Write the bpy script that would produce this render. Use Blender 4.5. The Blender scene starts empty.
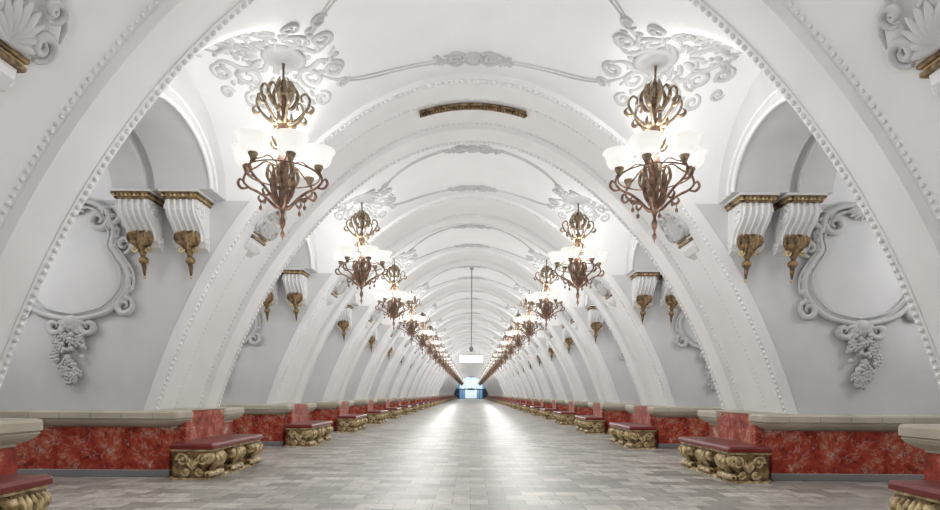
import bpy, math, random
from mathutils import Vector, Matrix
random.seed(4)
D=bpy.data; SC=bpy.context.scene
SC.view_settings.view_transform='Standard'
PITCH=5.15; Y0=8.65; PL=2.15; HB=(PITCH-PL)/2; XW=9.0
KMIN,KMAX=-2,28
YEND=Y0+PITCH*KMAX+PL
# ---------------------------------------------------------------- materials
def new_mat(name):
    m=D.materials.new(name); m.use_nodes=True
    nt=m.node_tree; b=nt.nodes['Principled BSDF']
    return m,nt,b
def N(nt,t,**kw):
    n=nt.nodes.new(t)
    for k,v in kw.items():
        if k in n.inputs: n.inputs[k].default_value=v
        else: setattr(n,k,v)
    return n
def ramp(nt,stops):
    r=nt.nodes.new('ShaderNodeValToRGB'); e=r.color_ramp.elements
    while len(e)<len(stops): e.new(0.5)
    for i,(p,c) in enumerate(stops):
        e[i].position=p; e[i].color=(*c,1)
    return r
def plaster(name,c1,c2,rough=0.6):
    m,nt,b=new_mat(name)
    tc=N(nt,'ShaderNodeTexCoord'); n=N(nt,'ShaderNodeTexNoise',Scale=1.3,Detail=6.0)
    r=ramp(nt,[(0.3,c1),(0.7,c2)])
    nt.links.new(tc.outputs['Object'],n.inputs['Vector']); nt.links.new(n.outputs['Fac'],r.inputs['Fac'])
    nt.links.new(r.outputs['Color'],b.inputs['Base Color']); b.inputs['Roughness'].default_value=rough
    bp=N(nt,'ShaderNodeBump',Strength=0.06,Distance=0.02); n2=N(nt,'ShaderNodeTexNoise',Scale=9.0,Detail=4.0)
    nt.links.new(tc.outputs['Object'],n2.inputs['Vector'])
    nt.links.new(n2.outputs['Fac'],bp.inputs['Height']); nt.links.new(bp.outputs['Normal'],b.inputs['Normal'])
    return m
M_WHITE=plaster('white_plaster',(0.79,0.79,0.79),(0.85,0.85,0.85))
M_GREY=plaster('grey_shaded_plaster',(0.62,0.62,0.625),(0.70,0.70,0.705))  # dimmer light of passage walls and soffits put into the plaster grey
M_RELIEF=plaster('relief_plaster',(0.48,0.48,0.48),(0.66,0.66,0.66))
M_CEIL=plaster('ceiling_plaster',(0.82,0.82,0.825),(0.87,0.87,0.875))
def metal(name,c1,c2,rough,metallic=0.8,scale=14):
    m,nt,b=new_mat(name)
    tc=N(nt,'ShaderNodeTexCoord'); n=N(nt,'ShaderNodeTexNoise',Scale=float(scale),Detail=5.0)
    r=ramp(nt,[(0.35,c1),(0.65,c2)])
    nt.links.new(tc.outputs['Object'],n.inputs['Vector']); nt.links.new(n.outputs['Fac'],r.inputs['Fac'])
    nt.links.new(r.outputs['Color'],b.inputs['Base Color'])
    b.inputs['Roughness'].default_value=rough; b.inputs['Metallic'].default_value=metallic
    bp=N(nt,'ShaderNodeBump',Strength=0.5,Distance=0.02)
    nt.links.new(n.outputs['Fac'],bp.inputs['Height']); nt.links.new(bp.outputs['Normal'],b.inputs['Normal'])
    return m
M_BRONZE=metal('aged_bronze',(0.10,0.05,0.032),(0.28,0.17,0.115),0.5,0.3)
M_GOLDB=metal('gilded_bronze',(0.12,0.085,0.05),(0.36,0.27,0.18),0.45,0.3)
M_GOLD=metal('gilded_stone',(0.27,0.18,0.07),(0.82,0.66,0.38),0.5,0.12,13)  # noise ramp paints crevice shade and highlights into the gilding
M_DARKGOLD=metal('dark_gilding',(0.06,0.035,0.02),(0.38,0.25,0.12),0.5,0.3,12)
M_DARK=metal('dark_recess',(0.03,0.022,0.018),(0.06,0.045,0.03),0.7,0.0)
def marble_red():
    m,nt,b=new_mat('red_marble')
    tc=N(nt,'ShaderNodeTexCoord')
    n=N(nt,'ShaderNodeTexNoise',Scale=3.0,Detail=13.0,Roughness=0.74,Distortion=0.35)
    r=ramp(nt,[(0.36,(0.17,0.020,0.014)),(0.45,(0.36,0.042,0.024)),(0.53,(0.47,0.085,0.045)),(0.58,(0.52,0.20,0.13)),(0.63,(0.56,0.47,0.41))])
    nt.links.new(tc.outputs['Object'],n.inputs['Vector']); nt.links.new(n.outputs['Fac'],r.inputs['Fac'])
    n2=N(nt,'ShaderNodeTexNoise',Scale=2.2,Detail=10.0,Roughness=0.65,Distortion=0.4)
    r2=ramp(nt,[(0.488,(0,0,0)),(0.50,(0.6,0.6,0.6)),(0.512,(0,0,0))])
    nt.links.new(tc.outputs['Object'],n2.inputs['Vector']); nt.links.new(n2.outputs['Fac'],r2.inputs['Fac'])
    mx=N(nt,'ShaderNodeMixRGB'); mx.inputs['Color2'].default_value=(0.62,0.50,0.43,1)
    nt.links.new(r2.outputs['Color'],mx.inputs['Fac']); nt.links.new(r.outputs['Color'],mx.inputs['Color1'])
    n3=N(nt,'ShaderNodeTexNoise',Scale=9.0,Detail=8.0,Roughness=0.75,Distortion=0.4)
    r3=ramp(nt,[(0.36,(0.32,0.26,0.25)),(0.47,(1,1,1))])
    nt.links.new(tc.outputs['Object'],n3.inputs['Vector']); nt.links.new(n3.outputs['Fac'],r3.inputs['Fac'])
    m2=N(nt,'ShaderNodeMixRGB'); m2.blend_type='MULTIPLY'; m2.inputs['Fac'].default_value=1
    nt.links.new(mx.outputs['Color'],m2.inputs['Color1']); nt.links.new(r3.outputs['Color'],m2.inputs['Color2'])
    nt.links.new(m2.outputs['Color'],b.inputs['Base Color']); b.inputs['Roughness'].default_value=0.35
    b.inputs['Specular IOR Level'].default_value=0.35
    return m
M_RED=marble_red()
M_CREAM=plaster('cream_limestone',(0.42,0.38,0.30),(0.58,0.54,0.44),0.45)
M_PLINTH=plaster('grey_granite',(0.20,0.20,0.20),(0.32,0.32,0.32),0.4)
def simple(name,c,rough=0.5,em=None,st=0.0):
    m,nt,b=new_mat(name)
    tc=N(nt,'ShaderNodeTexCoord'); n=N(nt,'ShaderNodeTexNoise',Scale=6.0,Detail=4.0)
    r=ramp(nt,[(0.3,tuple(x*0.85 for x in c)),(0.7,c)])
    nt.links.new(tc.outputs['Object'],n.inputs['Vector']); nt.links.new(n.outputs['Fac'],r.inputs['Fac'])
    nt.links.new(r.outputs['Color'],b.inputs['Base Color']); b.inputs['Roughness'].default_value=rough
    if em:
        b.inputs['Emission Color'].default_value=(*em,1); b.inputs['Emission Strength'].default_value=st
        try: m.cycles.emission_sampling='NONE'
        except Exception: pass
    return m
M_SEAT=simple('maroon_lacquer',(0.19,0.022,0.020),0.32)
M_SHADE=simple('opal_glass',(0.85,0.85,0.82),0.3,(1,0.98,0.94),0.50)
M_LAMP=simple('lamp_glow',(1,1,1),0.3,(1,1,1),3.0)
M_BLUE=simple('blue_glass',(0.1,0.25,0.4),0.1,(0.16,0.34,0.55),0.6)
M_LBLUE=simple('pale_blue_glass',(0.6,0.8,0.9),0.1,(0.78,0.92,1.0),0.8)
M_NAVY=simple('dark_door_frame',(0.03,0.05,0.10),0.4)
def floor_mat():
    m,nt,b=new_mat('stone_tile_floor')
    tc=N(nt,'ShaderNodeTexCoord'); mp=N(nt,'ShaderNodeMapping')
    mp.inputs['Rotation'].default_value=(0,0,0)
    br=N(nt,'ShaderNodeTexBrick',Scale=1.0); br.offset=0.5
    br.inputs['Brick Width'].default_value=0.44; br.inputs['Row Height'].default_value=0.30
    br.inputs['Mortar Size'].default_value=0.005; br.inputs['Bias'].default_value=0.0
    br.inputs['Color1'].default_value=(0.60,0.58,0.54,1); br.inputs['Color2'].default_value=(0.30,0.29,0.27,1)
    br.inputs['Mortar'].default_value=(0.17,0.165,0.155,1)
    nt.links.new(tc.outputs['Object'],mp.inputs['Vector']); nt.links.new(mp.outputs['Vector'],br.inputs['Vector'])
    n=N(nt,'ShaderNodeTexNoise',Scale=5.0,Detail=10.0,Roughness=0.78,Distortion=0.8)
    nt.links.new(tc.outputs['Object'],n.inputs['Vector'])
    r=ramp(nt,[(0.34,(0.48,0.475,0.465)),(0.5,(0.95,0.94,0.93)),(0.66,(1.25,1.23,1.2))])
    nt.links.new(n.outputs['Fac'],r.inputs['Fac'])
    mx=N(nt,'ShaderNodeMixRGB'); mx.blend_type='MULTIPLY'; mx.inputs['Fac'].default_value=1
    nt.links.new(br.outputs['Color'],mx.inputs['Color1']); nt.links.new(r.outputs['Color'],mx.inputs['Color2'])
    nt.links.new(mx.outputs['Color'],b.inputs['Base Color'])
    r3=ramp(nt,[(0.3,(0.25,)*3),(0.7,(0.5,)*3)]); nt.links.new(n.outputs['Fac'],r3.inputs['Fac'])
    nt.links.new(r3.outputs['Color'],b.inputs['Roughness'])
    b.inputs['Specular IOR Level'].default_value=0.4
    return m
M_FLOOR=floor_mat()
# ---------------------------------------------------------------- mesh builder
class MB:
    def __init__(s): s.v=[];s.f=[];s.m=[];s.s=[];s.mats=[]
    def mi(s,mat):
        if mat not in s.mats: s.mats.append(mat)
        return s.mats.index(mat)
    def add(s,vs,fs,mat,smooth=True,M=None):
        o=len(s.v); k=s.mi(mat)
        for p in vs:
            p=Vector(p)
            if M: p=M@p
            s.v.append(tuple(p))
        for f in fs:
            s.f.append(tuple(i+o for i in f)); s.m.append(k); s.s.append(smooth)
    def grid(s,rows,mat,smooth=True,M=None,closed=False):
        nr=len(rows);nc=len(rows[0]); vs=[p for r in rows for p in r]; fs=[]
        for i in range(nr-1):
            for j in range(nc if closed else nc-1):
                j2=(j+1)%nc
                fs.append((i*nc+j,i*nc+j2,(i+1)*nc+j2,(i+1)*nc+j))
        s.add(vs,fs,mat,smooth,M)
    def box(s,x0,x1,y0,y1,z0,z1,mat,M=None,bev=0.0):
        if bev<=0:
            vs=[(x,y,z) for z in(z0,z1) for y in(y0,y1) for x in(x0,x1)]
            s.add(vs,[(0,2,3,1),(4,5,7,6),(0,1,5,4),(2,6,7,3),(0,4,6,2),(1,3,7,5)],mat,False,M)
        else:
            s.loft(x0,x1,y0,y1,[(bev,z0),(0,z0+bev),(0,z1-bev),(bev,z1)],mat,bev,M)
    def loft(s,x0,x1,y0,y1,prof,mat,r=0.05,M=None,smooth=False,n=4):
        rows=[]
        for d,z in prof:
            rr=max(r-d*0.3,0.005); a0,a1,b0,b1=x0+d,x1-d,y0+d,y1-d
            ring=[]
            for cx,cy,st in((a1-rr,b1-rr,0),(a0+rr,b1-rr,90),(a0+rr,b0+rr,180),(a1-rr,b0+rr,270)):
                for i in range(n+1):
                    a=math.radians(st+90*i/n); ring.append((cx+rr*math.cos(a),cy+rr*math.sin(a),z))
            rows.append(ring)
        s.grid(rows,mat,smooth,M,closed=True)
        L=len(rows[0])
        s.add(rows[0],[tuple(range(L))[::-1]],mat,False,M); s.add(rows[-1],[tuple(range(L))],mat,False,M)
    def lathe(s,prof,mat,seg=16,M=None,smooth=True):
        rows=[[(r*math.cos(2*math.pi*j/seg),r*math.sin(2*math.pi*j/seg),z) for j in range(seg)] for r,z in prof]
        s.grid(rows,mat,smooth,M,closed=True)
    def ball(s,c,r,mat,seg=8,rings=5,sc=(1,1,1),M=None):
        rows=[]
        for i in range(rings+1):
            a=math.pi*i/rings
            rows.append([(c[0]+sc[0]*r*math.sin(a)*math.cos(2*math.pi*j/seg),c[1]+sc[1]*r*math.sin(a)*math.sin(2*math.pi*j/seg),c[2]+sc[2]*r*math.cos(a)) for j in range(seg)])
        s.grid(rows,mat,True,M,closed=True)
    def tube(s,pts,rad,mat,seg=8,M=None,flat=None):
        P=[Vector(p) for p in pts]; n=len(P); rows=[]
        up=Vector((0.123,0.31,0.94)) if flat is None else Vector(flat).normalized()
        for i in range(n):
            t=(P[min(i+1,n-1)]-P[max(i-1,0)])
            if t.length<1e-9: t=Vector((0,0,1))
            t.normalize()
            a=up.cross(t)
            if a.length<1e-4: a=Vector((1,0,0)).cross(t)
            a.normalize(); b=t.cross(a)
            r=rad(i/(n-1)) if callable(rad) else rad
            k=1.0 if flat is None else 0.75
            rows.append([tuple(P[i]+a*(r*math.cos(2*math.pi*j/seg))+b*(r*k*math.sin(2*math.pi*j/seg))) for j in range(seg)])
        s.grid(rows,mat,True,M,closed=True)
        s.add(rows[0],[tuple(range(seg))],mat,True,M); s.add(rows[-1],[tuple(range(seg))],mat,True,M)
    def extrude(s,poly,a0,a1,fn,mat,smooth=False,M=None):
        r0=[fn(u,v,a0) for u,v in poly]; r1=[fn(u,v,a1) for u,v in poly]
        s.grid([r0,r1],mat,smooth,M,closed=True)
        s.add(r0,[tuple(range(len(poly)))],mat,False,M); s.add(r1,[tuple(range(len(poly)))],mat,False,M)
    def mesh(s,name):
        me=D.meshes.new(name); me.from_pydata(s.v,[],s.f)
        for m in s.mats: me.materials.append(m)
        me.polygons.foreach_set('material_index',s.m); me.polygons.foreach_set('use_smooth',s.s); me.update()
        return me
def put(me,name,loc=(0,0,0),rz=0,sx=1):
    o=D.objects.new(name,me); o.location=loc; o.rotation_euler=(0,0,rz); o.scale=(sx,1,1)
    SC.collection.objects.link(o); return o
def cr(pts,n=8):
    P=[Vector(p) for p in pts]; P=[P[0]*2-P[1]]+P+[P[-1]*2-P[-2]]; out=[]
    for i in range(1,len(P)-2):
        for k in range(n):
            t=k/n; a,b,c,d=P[i-1:i+3]
            out.append(0.5*((2*b)+(c-a)*t+(2*a-5*b+4*c-d)*t*t+(3*b-a-3*c+d)*t**3))
    out.append(P[-2]); return out
def spiral(cx,cy,r0,r1,a0,turns,n=22):
    return [(cx+(r0+(r1-r0)*i/n)*math.cos(a0+turns*2*math.pi*i/n), cy+(r0+(r1-r0)*i/n)*math.sin(a0+turns*2*math.pi*i/n)) for i in range(n+1)]
# ---------------------------------------------------------------- vault maths
def prof(x): return 6.15-0.18*x*x-2.7e-6*x**8
SPR=4.26
CROWN=1.34
def barrel(dy): 
    u=min(abs(dy)/HB,1.0); return SPR+CROWN*math.sqrt(max(0,1-u*u))
def ceil(x,dy):
    b=barrel(dy)
    if abs(x)>5: return b
    p=prof(x)+0.08
    k=0.16*max(0.0,1-(abs(dy)/HB)**4)+1e-4
    h=max(k-abs(b-p),0)/k
    return max(b,p)+h*h*k*0.25
dense=[]; x=-4.9
while x<=4.9001: dense.append((x,prof(x))); x+=0.01
dense=[p for p in dense if p[1]>=0.95]
L=[0]
for a,b in zip(dense,dense[1:]): L.append(L[-1]+math.hypot(b[0]-a[0],b[1]-a[1]))
def arc_pts(n):
    out=[];j=0
    for i in range(n+1):
        t=L[-1]*i/n
        while j<len(L)-2 and L[j+1]<t: j+=1
        f=(t-L[j])/(L[j+1]-L[j]); a,b=dense[j],dense[j+1]
        px=a[0]+(b[0]-a[0])*f; pz=a[1]+(b[1]-a[1])*f
        tx,tz=b[0]-a[0],b[1]-a[1]; l=math.hypot(tx,tz)
        out.append((px,pz,-tz/l,tx/l))
    return out
# ---------------------------------------------------------------- ceiling bay
mb=MB()
xs=[-XW+i*(XW-5)/8 for i in range(8)]+[-5+i*10/140 for i in range(141)]+[5+(i+1)*(XW-5)/8 for i in range(8)]
rows=[]
for i in range(41):
    dy=HB*math.sin(-math.pi/2+math.pi*i/40)
    rows.append([(x,dy,ceil(x,dy)) for x in xs])
mb.grid(rows,M_CEIL)
for s in(-1,1):
    for (xa,xb,hs,rise) in((3.80,4.62,1.0,0.70),(4.62,4.76,1.08,0.80),(4.76,5.25,1.0,0.66)):
        arc=[(hs*math.cos(math.pi*i/24),SPR+rise*math.sin(math.pi*i/24)) for i in range(25)]
        ext=[(HB*math.cos(math.pi*i/24),SPR+(CROWN+0.005)*math.sin(math.pi*i/24)) for i in range(25)]
        mb.grid([[(s*xa,y,z) for y,z in arc],[(s*xb,y,z) for y,z in arc]],M_GREY)  # soffit shade put into the colour through the grey plaster
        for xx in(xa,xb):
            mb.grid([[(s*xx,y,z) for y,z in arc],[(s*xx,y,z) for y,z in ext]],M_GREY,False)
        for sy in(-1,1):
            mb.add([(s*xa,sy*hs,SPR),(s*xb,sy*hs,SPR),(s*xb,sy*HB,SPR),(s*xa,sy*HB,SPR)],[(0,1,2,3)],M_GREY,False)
    arc=[(1.0*math.cos(math.pi*i/24),SPR+0.70*math.sin(math.pi*i/24)) for i in range(25)]
    mb.tube([(s*3.80,y,z) for y,z in arc],0.035,M_WHITE,6)
    mb.tube([(s*3.79,y*1.16,SPR+(z-SPR)*1.22) for y,z in arc],0.022,M_WHITE,6)
ME_CEIL=mb.mesh('ceiling_bay')
# ceiling ornament -------------------------------------------------
mb=MB()
def cproj(u,v,off=0.0): return (u,v,ceil(u,v)-off)
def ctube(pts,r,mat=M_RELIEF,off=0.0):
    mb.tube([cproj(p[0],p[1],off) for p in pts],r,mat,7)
tap=lambda r:(lambda t:r*(0.25+0.95*math.sin(math.pi*min(1,0.12+t*0.88))))
G=0.78
CX={-1:2.42,1:2.33}
for s in(-1,1):
    cx=s*CX[s]
    mb.lathe([(0.02,0.0),(0.26,0.0),(0.28,-0.04),(0.20,-0.07),(0.16,-0.06),(0.11,-0.10),(0.02,-0.11)],M_RELIEF,24,Matrix.Translation((cx,0,ceil(cx,0)+0.01)))
    cx=s*2.60
    def gp(q): return [(cx+p[0]*G,p[1]*G) for p in q]
    for a in range(12):
        an=a*math.pi/6
        ctube(gp([((0.2+0.26*t/5)*math.cos(an),(0.2+0.26*t/5)*math.sin(an)) for t in range(6)]),tap(0.036))
    for sy in(-1,1):
        for sx in(-1,1):
            ctube(gp(cr([(sx*0.25,sy*0.22,0),(sx*0.55,sy*0.30,0),(sx*0.80,sy*0.12,0),(sx*1.02,sy*0.22,0)],7)),tap(0.032))
            ctube(gp(spiral(sx*0.55,sy*0.50,0.24,0.04,math.pi/2,sx*sy*1.6)),tap(0.031))
            ctube(gp(spiral(sx*0.95,sy*0.38,0.18,0.03,math.pi/2*(-sy),sx*sy*1.6)),tap(0.029))
            ctube(gp(spiral(sx*0.20,sy*0.78,0.19,0.03,-math.pi/2*sy,-sx*sy*1.5)),tap(0.029))
            ctube(gp(spiral(sx*0.62,sy*0.95,0.15,0.03,-math.pi/2*sy,sx*sy*1.4)),tap(0.026))
            ctube(gp(spiral(sx*1.02,sy*0.80,0.12,0.02,0,sx*sy*1.4)),tap(0.024))
            ctube(gp(cr([(sx*0.1,sy*0.5,0),(sx*0.35,sy*0.85,0),(sx*0.32,sy*1.2,0)],6)),tap(0.030))
            for k in range(34):
                an=random.uniform(0,math.pi/2); rr=random.uniform(0.30,1.15)
                px,py=sx*rr*math.cos(an),sy*rr*math.sin(an)
                dn=an+random.uniform(-1.3,1.3)
                ctube(gp([(px+sx*0.019*t*math.cos(dn),py+sy*0.019*t*math.sin(dn)) for t in range(7)]),tap(random.uniform(0.020,0.034)))
    for sy in(-1,1):
        for w in(0,0.07):
            ctube(cr([(s*2.05,sy*0.35,0),(s*1.6,sy*(0.75+w),0),(s*1.1,sy*(0.95+w),0),(s*0.48,sy*(1.06+w),0)],8),0.014)
for sy in(-1,1):
    yy=sy*1.06
    mb.lathe([(0.0,-0.05),(0.07,-0.05),(0.10,-0.02),(0.11,-0.045),(0.135,-0.04),(0.15,0.0)],M_RELIEF,20,Matrix.Translation((0,yy,ceil(0,yy))))
    for sx in(-1,1):
        ctube(spiral(sx*0.27,yy,0.11,0.02,math.pi/2,sx*1.4),tap(0.030))
        ctube(spiral(sx*0.46,yy+0.02,0.08,0.02,-math.pi/2,sx*1.3),tap(0.027))
        ctube(cr([(sx*0.12,yy+0.1,0),(sx*0.25,yy+0.15,0),(sx*0.40,yy+0.06,0),(sx*0.58,yy+0.08,0)],6),tap(0.030))
        ctube(cr([(sx*0.12,yy-0.1,0),(sx*0.26,yy-0.14,0),(sx*0.40,yy-0.08,0)],6),tap(0.030))
        for k in range(10):
            px=sx*random.uniform(0.12,0.60); py=yy+random.uniform(-0.13,0.13); dn=random.uniform(0,6.28)
            ctube([(px+0.014*t*math.cos(dn),py+0.014*t*math.sin(dn)) for t in range(6)],tap(0.026))
ME_CORN=mb.mesh('ceiling_relief')
# ---------------------------------------------------------------- rib arch + pylon walls
mb=MB()
AP=arc_pts(110)
prof_y=[(0,0.0,0.55,0.0),(0.55,0.0,0.60,0.06),(0.60,0.06,1.55,0.06),(1.55,0.06,1.60,0.0),(1.60,0.0,PL,0.0)]
for ya,oa,yb,ob in prof_y:
    mb.grid([[(px+nx*oa,ya,pz+nz*oa) for px,pz,nx,nz in AP],[(px+nx*ob,yb,pz+nz*ob) for px,pz,nx,nz in AP]],M_WHITE)
for yy in(0,PL):
    mb.grid([[(px,yy,pz) for px,pz,_,_ in AP if pz>4.1],[(px,yy,max(pz+0.1,SPR+0.01)) for px,pz,_,_ in AP if pz>4.1]],M_WHITE,False)
    for s in(-1,1):
        side=[(px,pz) for px,pz,_,_ in AP if px*s>0 and pz<4.5]
        side.sort(key=lambda p:p[1])
        side=[p for p in side if p[1]<SPR]
        side.append((s*min(abs(p[0]) for p in AP if p[1]<SPR and p[0]*s>0),SPR))
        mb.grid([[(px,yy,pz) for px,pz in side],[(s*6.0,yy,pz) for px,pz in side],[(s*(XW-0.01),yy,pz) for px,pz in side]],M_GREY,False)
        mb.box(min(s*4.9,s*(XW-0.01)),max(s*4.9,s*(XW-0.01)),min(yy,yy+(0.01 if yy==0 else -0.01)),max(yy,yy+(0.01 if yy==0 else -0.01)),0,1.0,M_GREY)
for yy,sg in((0,-1),(PL,1)):
    low=[p for p in AP]
    mb.grid([[(px,yy+sg*0.03,pz) for px,pz,nx,nz in low],[(px+nx*0.16,yy+sg*0.03,pz+nz*0.16) for px,pz,nx,nz in low],[(px+nx*0.17,yy,pz+nz*0.17) for px,pz,nx,nz in low]],M_WHITE,False)
    mb.grid([[(px,yy+sg*0.03,pz) for px,pz,nx,nz in low],[(px,yy,pz) for px,pz,nx,nz in low]],M_WHITE,False)
BP=arc_pts(int(L[-1]/0.082))
for yb in(0.015,0.66,1.49,PL-0.015):
    inner=0.6<yb<1.5
    off=0.055 if inner else -0.003
    for px,pz,nx,nz in BP:
        mb.ball((px+nx*off,yb,pz+nz*off),0.024 if inner else 0.030,M_WHITE,6,4)
for yb in(0.085,PL-0.085):
    mb.tube([(px-nx*0.0,yb,pz-nz*0.0) for px,pz,nx,nz in AP],0.012,M_WHITE,5)
ME_RIB=mb.mesh('vault_rib')
# crown grille
mb=MB()
gr=[(i/40*1.8-0.9) for i in range(41)]
for yy in(0.78,0.92):
    mb.tube([(x,yy,prof(x)+0.03) for x in gr],0.022,M_DARKGOLD,6)
mb.grid([[(x,0.78,prof(x)+0.045) for x in gr],[(x,0.92,prof(x)+0.045) for x in gr]],M_DARK)
for i in range(36):
    x=-0.88+i*1.76/35
    mb.tube([(x,0.78,prof(x)+0.02),(x+0.025,0.85,prof(x)-0.005),(x,0.92,prof(x)+0.02)],0.014,M_DARKGOLD,5)
    mb.ball((x+0.025,0.80,prof(x)-0.01),0.02,M_DARKGOLD,6,4)
ME_GRILLE=mb.mesh('vent_grille')
# ---------------------------------------------------------------- pylon marble base (right side)
mb=MB()
LP=[(0.17,0.74),(0.17,0.77),(0.10,0.79),(0.045,0.83),(0.015,0.87),(0.03,0.885),(0.0,0.90),(0.0,0.985),(0.015,1.01),(0.035,1.02)]
for (ya,yb) in((-0.20,0.32),(1.45,2.35)):
    mb.loft(4.43,XW-0.01,ya,yb,LP,M_CREAM,0.07)
mb.box(4.62,XW-0.01,-0.06,2.21,0.10,0.76,M_RED,bev=0.01)
mb.box(4.60,XW-0.01,-0.09,2.24,0.0,0.11,M_PLINTH,bev=0.01)
mb.box(4.47,5.0,0.14,1.50,0.0,1.01,M_RED,bev=0.012)
mb.box(4.45,5.0,0.12,1.52,1.005,1.03,M_CREAM,bev=0.008)
for k in range(9):
    x=4.8+k*0.47
    mb.box(x,x+0.009,-0.203,-0.19,0.90,0.985,M_PLINTH); mb.box(x,x+0.009,-0.18,0.0,1.018,1.0215,M_PLINTH)
ME_BASE=mb.mesh('pylon_base')
# ---------------------------------------------------------------- bench (right side)
mb=MB()
X0,X1=3.80,4.46
mb.loft(X0,X1,-0.40,1.62,[(0.02,0.455),(0.0,0.465),(0.0,0.51),(0.015,0.54),(0.03,0.545)],M_SEAT,0.03)
mb.loft(X0+0.03,X1,-0.37,1.59,[(0.02,0.42),(0.0,0.43),(0.0,0.455),(0.02,0.46)],M_GOLD,0.03)
mb.box(X0+0.22,X1-0.02,-0.28,1.50,0.05,0.43,M_DARKGOLD)  # dark colour stands in for the shade between the supports
mb.loft(X0+0.06,X1,-0.35,1.57,[(0,0.0),(0,0.03),(0.015,0.05)],M_GOLD,0.02)
cp=[(0.04,0.42),(0.03,0.35),(0.035,0.28),(0.08,0.22),(0.14,0.18),(0.17,0.14),(0.13,0.11),(0.06,0.10),(0.03,0.06),(0.04,0.03),(0.62,0.03),(0.62,0.42)]
for yc in(-0.15,0.60,1.37):
    mb.extrude([(X0+u,z) for u,z in cp],yc-0.20,yc+0.20,lambda u,z,a:(u,a,z),M_DARKGOLD,False)
    for (u,z,r) in((0.085,0.325,0.085),(0.085,0.085,0.05)):
        seg=18
        rows=[[(X0+u+rr*math.cos(2*math.pi*j/seg),y,z+rr*math.sin(2*math.pi*j/seg)) for j in range(seg)] for rr,y in((0.02,yc-0.235),(r*0.9,yc-0.23),(r,yc-0.21),(r*1.0,yc-0.12),(r*0.8,yc),(r*1.0,yc+0.12),(r,yc+0.21),(r*0.9,yc+0.23),(0.02,yc+0.235))]
        mb.grid(rows,M_GOLD,True,closed=True)
    for dy in(-0.12,-0.06,0,0.06,0.12):
        mb.tube(cr([(X0+0.02,yc+dy,0.40),(X0-0.015,yc+dy*1.1,0.33),(X0+0.02,yc+dy,0.24),(X0+0.10,yc+dy*0.7,0.18),(X0+0.12,yc+dy*0.4,0.12)],4),tap(0.026),M_GOLD,6)
    for sg in(-1,1):
        yf=yc+sg*0.21
        for (cx,cz,r0,a0,t) in((X0+0.16,0.30,0.095,math.pi,-1.8),(X0+0.47,0.30,0.095,0,1.8),(X0+0.22,0.12,0.06,math.pi,1.5),(X0+0.42,0.12,0.06,0,-1.5)):
            mb.tube([(a,yf,b) for a,b in spiral(cx,cz,r0,0.012,a0,t)],lambda t:0.020*(1.1-0.4*t),M_GOLD,6)
            mb.ball((cx,yf,cz),0.025,M_GOLD,8,5)
        for k in range(5):
            an=math.radians(50+20*k)
            mb.tube([(X0+0.32+0.03*t*math.cos(an),yf,0.16+0.035*t*math.sin(an)) for t in range(6)],tap(0.022),M_GOLD,6)
ME_BENCH=mb.mesh('bench')
# ---------------------------------------------------------------- console bracket
mb=MB()
W=0.26
def capprof(mat,zt,zb,pr,w,b=0.012): mb.box(-w,w,-pr,-0.002,zb,zt,mat,bev=b)
capprof(M_WHITE,-0.001,-0.035,0.52,W+0.04)
capprof(M_DARKGOLD,-0.035,-0.075,0.50,W+0.03)
capprof(M_GOLD,-0.075,-0.095,0.48,W+0.01)
capprof(M_DARKGOLD,-0.095,-0.125,0.47,W)
for i in range(9):
    mb.ball((-W+0.02+i*(2*W-0.04)/8,-0.485,-0.085),0.022,M_GOLD,6,4)
bp=[(-0.002,-0.125),(-0.42,-0.125),(-0.445,-0.20),(-0.43,-0.28),(-0.38,-0.36),(-0.30,-0.43),(-0.22,-0.50),(-0.17,-0.58),(-0.16,-0.68),(-0.12,-0.76),(-0.03,-0.80),(-0.002,-0.80)]
mb.extrude(bp,-W+0.03,W-0.03,lambda u,v,a:(a,u,v),M_WHITE)
for i in range(5):
    x=-W+0.08+i*(2*W-0.16)/4
    mb.tube([(x,u-0.004,v) for u,v in bp[1:9]],0.02,M_WHITE,6)
for s in(-1,1):
    xx=s*(W-0.025)
    mb.tube([(xx,a,b) for a,b in spiral(-0.29,-0.26,0.13,0.015,math.pi,-1.7)],lambda t:0.022*(1.1-0.4*t),M_WHITE,6)
    mb.tube([(xx,a,b) for a,b in spiral(-0.09,-0.66,0.075,0.01,math.pi,1.5)],lambda t:0.018,M_WHITE,6)
for i in range(-3,4):
    x=i*0.042
    ln=0.36-abs(i)*0.06
    mb.tube(cr([(x*0.7,-0.18,-0.52),(x*1.2,-0.25,-0.60),(x*1.25,-0.23,-0.60-ln*0.4),(x*0.8,-0.16,-0.60-ln*0.75),(x*0.5,-0.15,-0.62-ln)],5),tap(0.030),M_DARKGOLD,7)
mb.ball((0,-0.13,-0.96),0.07,M_DARKGOLD,10,6,(1.1,0.9,0.9))
for s in(-1,1):
    mb.tube([(a,-0.19,b) for a,b in spiral(s*0.11,-0.80,0.06,0.012,math.pi/2,s*1.3)],0.016,M_GOLD,6)
    mb.tube([(a,-0.24,b) for a,b in spiral(s*0.10,-0.60,0.06,0.012,-math.pi/2,s*1.3)],0.016,M_GOLD,6)
mb.tube([(0,-0.13,-0.98),(0,-0.12,-1.07),(0,-0.11,-1.14),(0,-0.11,-1.20)],lambda t:0.042*(1-0.75*t),M_DARKGOLD,8)
mb.ball((0,-0.11,-1.21),0.026,M_GOLD,8,5)
ME_BRK=mb.mesh('console_bracket')
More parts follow.
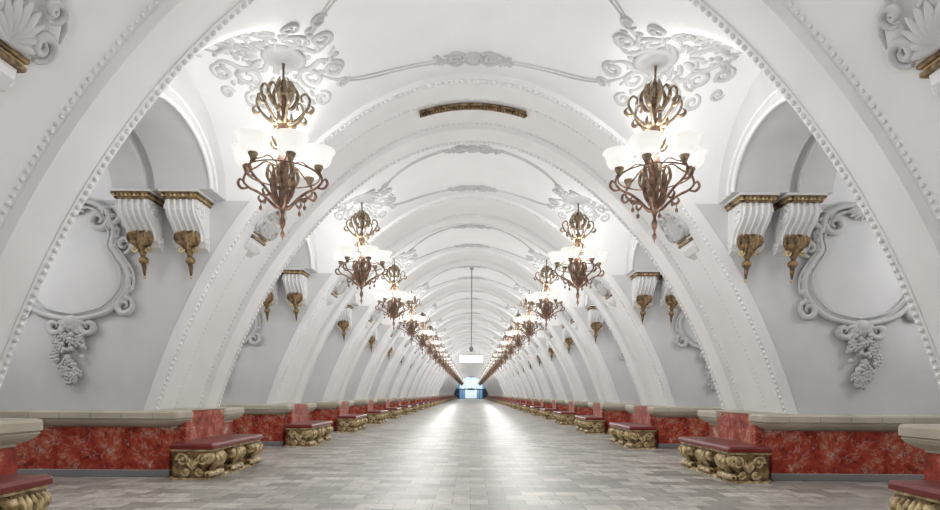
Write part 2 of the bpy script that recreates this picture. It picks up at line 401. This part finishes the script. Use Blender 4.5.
# ---------------------------------------------------------------- cartouche relief
mb=MB()
yw=-0.05
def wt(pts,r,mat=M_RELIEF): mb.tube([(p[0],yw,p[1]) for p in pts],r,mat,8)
for s in(-1,1):
    fr=cr([(s*0.10,4.24,0),(s*0.34,4.20,0),(s*0.56,4.06,0),(s*0.60,3.90,0),(s*0.66,3.76,0),(s*0.62,3.56,0),(s*0.74,3.36,0),(s*0.86,3.14,0),(s*0.86,2.90,0),(s*0.74,2.70,0),(s*0.52,2.52,0),(s*0.25,2.44,0),(0,2.40,0)],6)
    wt(fr,0.046)
    wt([(p[0]*0.86,3.36+(p[1]-3.36)*0.90) for p in fr],0.020)
    wt([(p[0]*1.09,3.36+(p[1]-3.36)*1.0) for p in fr[20:50]],0.020)
    wt(spiral(s*0.40,3.94,0.18,0.03,math.pi/2,-s*1.5),tap(0.042))
    wt(spiral(s*0.80,2.62,0.16,0.03,math.pi/2,-s*1.4),tap(0.042))
    wt(spiral(s*0.26,2.30,0.15,0.02,math.pi/2,s*1.4),tap(0.045))
    wt(spiral(s*0.80,3.56,0.13,0.02,-math.pi/2,s*1.2),tap(0.038))
    wt(spiral(s*0.84,3.88,0.10,0.02,-math.pi/2,s*1.3),tap(0.034))
    wt(cr([(s*0.60,3.85,0),(s*0.75,3.98,0),(s*0.70,4.10,0),(s*0.58,4.16,0)],5),tap(0.05))
    for k in range(12):
        t=k/11; a=fr[int(10+t*46)]
        for dn in(-1,1):
            an=math.radians(-30-60*t+dn*35)
            wt([(a[0]+s*dn*0.022*i*math.cos(an)*0.9,a[1]+0.022*i*math.sin(an)) for i in range(6)],tap(0.036))
    for k in range(5):
        an=math.radians(200+22*k)
        wt([(s*(-0.03+0.045*i*math.cos(an)),2.40+0.04*i*math.sin(an)) for i in range(6)],tap(0.045))
for k in range(-3,4):
    an=math.radians(-90+k*22)
    wt([(0.05*i*math.cos(an),4.20+0.04*i*math.sin(an)) for i in range(6)],tap(0.05))
mb.ball((0,-0.06,4.14),0.10,M_RELIEF,12,8,(1,0.6,0.9))
mb.ball((0,-0.06,2.38),0.10,M_RELIEF,12,8,(1.2,0.6,1))
for k in range(70):
    t=random.random(); w=0.07+0.18*math.sin(math.pi*min(1,(t*0.95+0.12)))
    x=random.uniform(-w,w); z=2.24-t*0.84
    r=random.uniform(0.028,0.052)
    mb.ball((x,-0.06-0.04*(1-abs(x)/(w+.01)),z),r,M_RELIEF,8,5)
    if k%3==0:
        for j in range(5):
            a=j*1.257; mb.ball((x+0.05*math.cos(a),-0.08-0.04*(1-abs(x)/(w+.01)),z+0.05*math.sin(a)),0.024,M_RELIEF,6,4)
ME_CART=mb.mesh('cartouche_relief')
# ---------------------------------------------------------------- hall bracket + shell (right side)
mb=MB()
yc=0.64
dx,dz=0.13,-0.02
mb.box(3.34+dx,3.80+dx,yc-0.33,yc+0.30,3.93+dz,3.965+dz,M_WHITE,bev=0.01)
mb.box(3.36+dx,3.80+dx,yc-0.31,yc+0.28,3.89+dz,3.93+dz,M_DARKGOLD,bev=0.01)
mb.box(3.39+dx,3.85+dx,yc-0.29,yc+0.26,3.87+dz,3.89+dz,M_GOLD,bev=0.008)
mb.box(3.38+dx,3.90+dx,yc-0.30,yc+0.27,3.82+dz,3.87+dz,M_DARKGOLD,bev=0.01)
mb.extrude([(3.42+dx,3.82+dz),(3.44+dx,3.74+dz),(3.52+dx,3.66+dz),(3.66+dx,3.60+dz),(3.85+dx,3.50+dz),(4.0+dx,3.82+dz)],yc-0.25,yc+0.22,lambda u,v,a:(u,a,v),M_WHITE)
for yy in(yc-0.26,yc+0.23):
    mb.tube([(a,yy,b) for a,b in spiral(3.55+dx,3.74+dz,0.08,0.02,math.pi,1.4)],0.018,M_WHITE,6)
def hp(y,t,off=0.0):
    xx=3.50-t*0.62; return (xx-off*0.75,y,prof(xx)-off*0.6)
for k in range(-4,5):
    an=math.radians(90+k*20)
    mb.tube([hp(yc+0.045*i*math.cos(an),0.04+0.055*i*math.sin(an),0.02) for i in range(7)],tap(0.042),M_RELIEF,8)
for s in(-1,1):
    mb.tube([hp(a,b,0.02) for a,b in spiral(yc+s*0.26,0.16,0.12,0.02,-math.pi/2,s*1.5)],tap(0.036),M_RELIEF,8)
    mb.tube([hp(a,b,0.02) for a,b in spiral(yc+s*0.17,0.44,0.10,0.02,-math.pi/2,s*1.3)],tap(0.030),M_RELIEF,8)
    mb.tube([hp(a,b,0.02) for a,b in [(yc+s*0.05,0.62),(yc+s*0.1,0.54),(yc+s*0.22,0.5),(yc+s*0.32,0.38),(yc+s*0.36,0.26)]],tap(0.030),M_RELIEF,8)
ME_HBR=mb.mesh('shell_bracket')
# ---------------------------------------------------------------- chandelier
mb=MB()
ZA=5.62
def R(a): return Matrix.Rotation(a,4,'Z')
mb.lathe([(0.0,5.60),(0.11,5.60),(0.12,5.57),(0.05,5.53),(0.02,5.50),(0.014,5.44),(0.014,5.30),(0.035,5.27),(0.04,5.24),(0.016,5.21),(0.016,5.10),(0.04,5.06),(0.055,5.0),(0.03,4.92),(0.018,4.86),(0.025,4.80),(0.055,4.74),(0.07,4.66),(0.045,4.58),(0.022,4.52),(0.022,4.38),(0.04,4.34),(0.075,4.28),(0.09,4.20),(0.065,4.10),(0.035,4.02),(0.045,3.96),(0.05,3.90),(0.03,3.84),(0.045,3.78),(0.06,3.73),(0.06,3.68),(0.035,3.62),(0.018,3.57),(0.022,3.54),(0.038,3.50),(0.038,3.46),(0.015,3.40),(0.012,3.37),(0.026,3.34),(0.026,3.31),(0.010,3.28),(0.0,3.23)],M_BRONZE,14)
for k in range(6):
    a=R(k*math.pi/3); a2=R((k+0.5)*math.pi/3)
    mb.tube(cr([(0.03,0,4.74),(0.12,0,4.74),(0.23,0,4.83),(0.31,0,4.93),(0.34,0,5.03),(0.29,0,5.11),(0.23,0,5.08),(0.24,0,5.02)],6),lambda t:0.021-0.008*t,M_GOLDB,7,a)
    mb.tube(cr([(0.26,0,4.88),(0.34,0,4.87),(0.385,0,4.92),(0.35,0,4.97)],5),tap(0.020),M_GOLDB,6,a)
    mb.ball((0.24,0,5.02),0.022,M_GOLDB,8,5,M=a)
    mb.tube(cr([(0.03,0,4.95),(0.10,0,4.95),(0.16,0,5.04),(0.18,0,5.15),(0.13,0,5.23),(0.09,0,5.18)],5),tap(0.022),M_GOLDB,6,a2)
    mb.tube(cr([(0.02,0,5.10),(0.06,0,5.12),(0.09,0,5.22),(0.05,0,5.32)],4),tap(0.018),M_GOLDB,6,a)
    mb.tube(cr([(0.03,0,4.82),(0.10,0,4.72),(0.15,0,4.75),(0.14,0,4.83)],5),tap(0.024),M_GOLDB,6,a2)
    mb.tube(cr([(0.04,0,4.64),(0.12,0,4.58),(0.14,0,4.48),(0.09,0,4.42),(0.05,0,4.45)],5),tap(0.020),M_GOLDB,6,a)
    mb.tube(cr([(0.04,0,3.66),(0.10,0,3.68),(0.20,0,3.78),(0.31,0,3.86),(0.43,0,3.92),(0.50,0,4.00),(0.48,0,4.09),(0.455,0,4.13)],6),lambda t:0.020-0.006*t,M_BRONZE,8,a)
    mb.tube(cr([(0.43,0,3.92),(0.52,0,3.91),(0.57,0,3.97),(0.545,0,4.03),(0.51,0,4.0)],5),tap(0.016),M_BRONZE,6,a)
    mb.tube(cr([(0.20,0,3.78),(0.27,0,3.74),(0.31,0,3.79),(0.285,0,3.83)],4),tap(0.015),M_BRONZE,6,a)
    mb.tube(cr([(0.05,0,3.72),(0.11,0,3.82),(0.14,0,3.95),(0.14,0,4.08),(0.19,0,4.18)],5),tap(0.022),M_BRONZE,6,a)
    mb.tube(cr([(0.05,0,3.90),(0.14,0,3.95),(0.19,0,4.05),(0.17,0,4.17),(0.12,0,4.20),(0.11,0,4.13)],6),tap(0.018),M_GOLDB,7,a2)
    mb.tube(cr([(0.08,0,4.20),(0.22,0,4.25),(0.34,0,4.18),(0.45,0,4.12)],5),0.011,M_BRONZE,6,a)
    T=a@Matrix.Translation((0.455,0,-0.15))
    mb.lathe([(0.0,4.24),(0.025,4.25),(0.045,4.30),(0.062,4.335),(0.058,4.35),(0.045,4.355)],M_GOLDB,14,T)
    mb.lathe([(0.04,4.345),(0.085,4.35),(0.128,4.372),(0.155,4.41),(0.165,4.46),(0.178,4.51),(0.212,4.54),(0.207,4.547),(0.172,4.515),(0.155,4.46),(0.142,4.42),(0.12,4.39),(0.04,4.37)],M_SHADE,22,T)
    mb.ball((0,0,4.46),0.045,M_LAMP,10,6,(1,1,1.2),T)
    mb.ball((0.28,0,3.66),0.022,M_BRONZE,8,5,(1,1,1.5),a)
    mb.tube([(0.28,0,3.68),(0.28,0,3.75)],0.006,M_BRONZE,5,a)
mb.tube([(0.455*math.cos(i*math.pi/24),0.455*math.sin(i*math.pi/24),4.085) for i in range(49)],0.010,M_BRONZE,6)
mb.v=[(a,b,c-ZA) for a,b,c in mb.v]
ME_CHAND=mb.mesh('chandelier')
# ---------------------------------------------------------------- assemble
def light(name,loc,e,r=0.2,col=(1,1,1)):
    l=D.lights.new(name,'POINT'); l.energy=e; l.shadow_soft_size=r; l.color=col
    o=D.objects.new(name,l); o.location=loc; SC.collection.objects.link(o); return o
for k in range(KMIN,KMAX+1):
    y=Y0+k*PITCH; yb=y+PL+HB
    put(ME_RIB,'vault_rib',(0,y,0))
    if k<=0: put(ME_GRILLE,'vent_grille',(0,y,0))
    for s in(1,-1):
        put(ME_BASE,'pylon_base',(0,y,0),0,s)
        put(ME_BENCH,'bench',(0,y,0),0,s)
        if k<14:
            put(ME_HBR,'shell_bracket',(0,y,0),0,s)
            put(ME_CART,'cartouche_relief',(-6.14 if s<0 else 5.98,y,0),0,s)
        if k<16:
            for xb in((4.28,4.99) if s<0 else (4.18,4.88)):
                put(ME_BRK,'console_bracket',(s*xb,y,SPR),0,1)
                put(ME_BRK,'console_bracket',(s*xb,y+PL,SPR),math.pi,1)
    if k<KMAX:
        put(ME_CEIL,'ceiling',(0,yb,0))
        if k<12: put(ME_CORN,'ceiling_relief',(0,yb,0))
        for s in(1,-1):
            cx=s*CX[s]
            c=put(ME_CHAND,'chandelier',(cx,yb,ZA),random.choice([0,1,2])*math.pi/3)
            light('chandelier_light',(cx,yb,4.58),76 if k<14 else 105,0.28,(1,1,0.99))
            if k<14:
                light('fill_below_chandelier',(cx,yb,2.95),50,0.35,(1,1,0.99))  # added fill under the tip for floor and benches, no bulb there
                light('passage_fill',(s*7.4,yb,3.6),62,0.4,(1,1,1))  # unseen fill added to brighten the passage walls, no fixture
# room shell
mb=MB(); mb.add([(-XW,-8,0),(XW,-8,0),(XW,YEND+2,0),(-XW,YEND+2,0)],[(0,1,2,3)],M_FLOOR,False); put(mb.mesh('floor'),'floor')
for s,nm in((-1,'wall_left'),(1,'wall_right')):
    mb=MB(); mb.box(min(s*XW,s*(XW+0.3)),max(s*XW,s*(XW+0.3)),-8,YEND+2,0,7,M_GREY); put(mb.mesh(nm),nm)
mb=MB(); mb.box(-XW,XW,-4.3,-4.0,0,7,M_GREY); put(mb.mesh('wall_back'),'wall_back')
mb=MB(); mb.box(-XW,XW,YEND+0.4,YEND+0.7,0,7,M_GREY); put(mb.mesh('wall_front'),'wall_front')
mb=MB()
mb.box(-4.85,4.85,YEND+0.25,YEND+0.39,0,6.1,M_NAVY)
def eb(x0,x1,z0,z1,m): mb.box(x0,x1,YEND+0.18,YEND+0.26,z0,z1,m)
for i in range(6):
    x=-4.75+i*1.6
    eb(x,x+1.5,2.8,5.9,(M_BLUE,M_LBLUE,M_LBLUE,M_LBLUE,M_LBLUE,M_BLUE)[i])
    eb(x,x+1.5,0.1,2.5,(M_NAVY,M_BLUE,M_LBLUE,M_LBLUE,M_BLUE,M_NAVY)[i])
    mb.box(x+0.7,x+0.8,YEND+0.12,YEND+0.2,0.1,2.5,M_NAVY)
mb.box(-0.9,0.9,YEND+0.1,YEND+0.2,2.4,2.9,M_NAVY)
put(mb.mesh('door_1'),'door_1')
mb=MB()
mb.box(-1.25,1.25,-0.15,0.15,-0.5,0.2,M_LAMP,bev=0.03)
mb.box(-1.3,1.3,-0.2,0.2,0.2,0.28,M_GREY,bev=0.02)
for x in(-0.9,0.9): mb.tube([(x,0,0.28),(x,0,prof(0.9)-5.3+0.05)],0.02,M_GREY,6)
put(mb.mesh('luminous_sign'),'luminous_sign',(0,Y0+9*PITCH+PL+HB+2.9,5.3))
mb=MB()
mb.tube([(0,0,6.2),(0,0,3.1)],0.022,M_PLINTH,6)
mb.lathe([(0,6.22),(0.08,6.22),(0.07,6.15),(0.02,6.12)],M_PLINTH,12)
mb.lathe([(0.0,3.16),(0.05,3.14),(0.09,3.05),(0.07,2.97),(0.0,2.94)],M_PLINTH,12)
put(mb.mesh('ceiling_pendant'),'ceiling_pendant',(0,21.8,0))
w=D.worlds.new('World'); SC.world=w; w.use_nodes=True; w.node_tree.nodes['Background'].inputs[0].default_value=(0.8,0.85,0.9,1)
w.node_tree.nodes['Background'].inputs[1].default_value=0.3
cd=D.cameras.new('camera'); cam=D.objects.new('camera',cd); SC.collection.objects.link(cam)
cam.location=(0,0,1.3); cam.rotation_euler=(math.pi/2,math.radians(-0.35),0)
cd.sensor_width=36; cd.lens=36*560/940; cd.shift_y=139/940; cd.shift_x=-1/940; cd.clip_start=0.05; cd.clip_end=400
SC.camera=cam
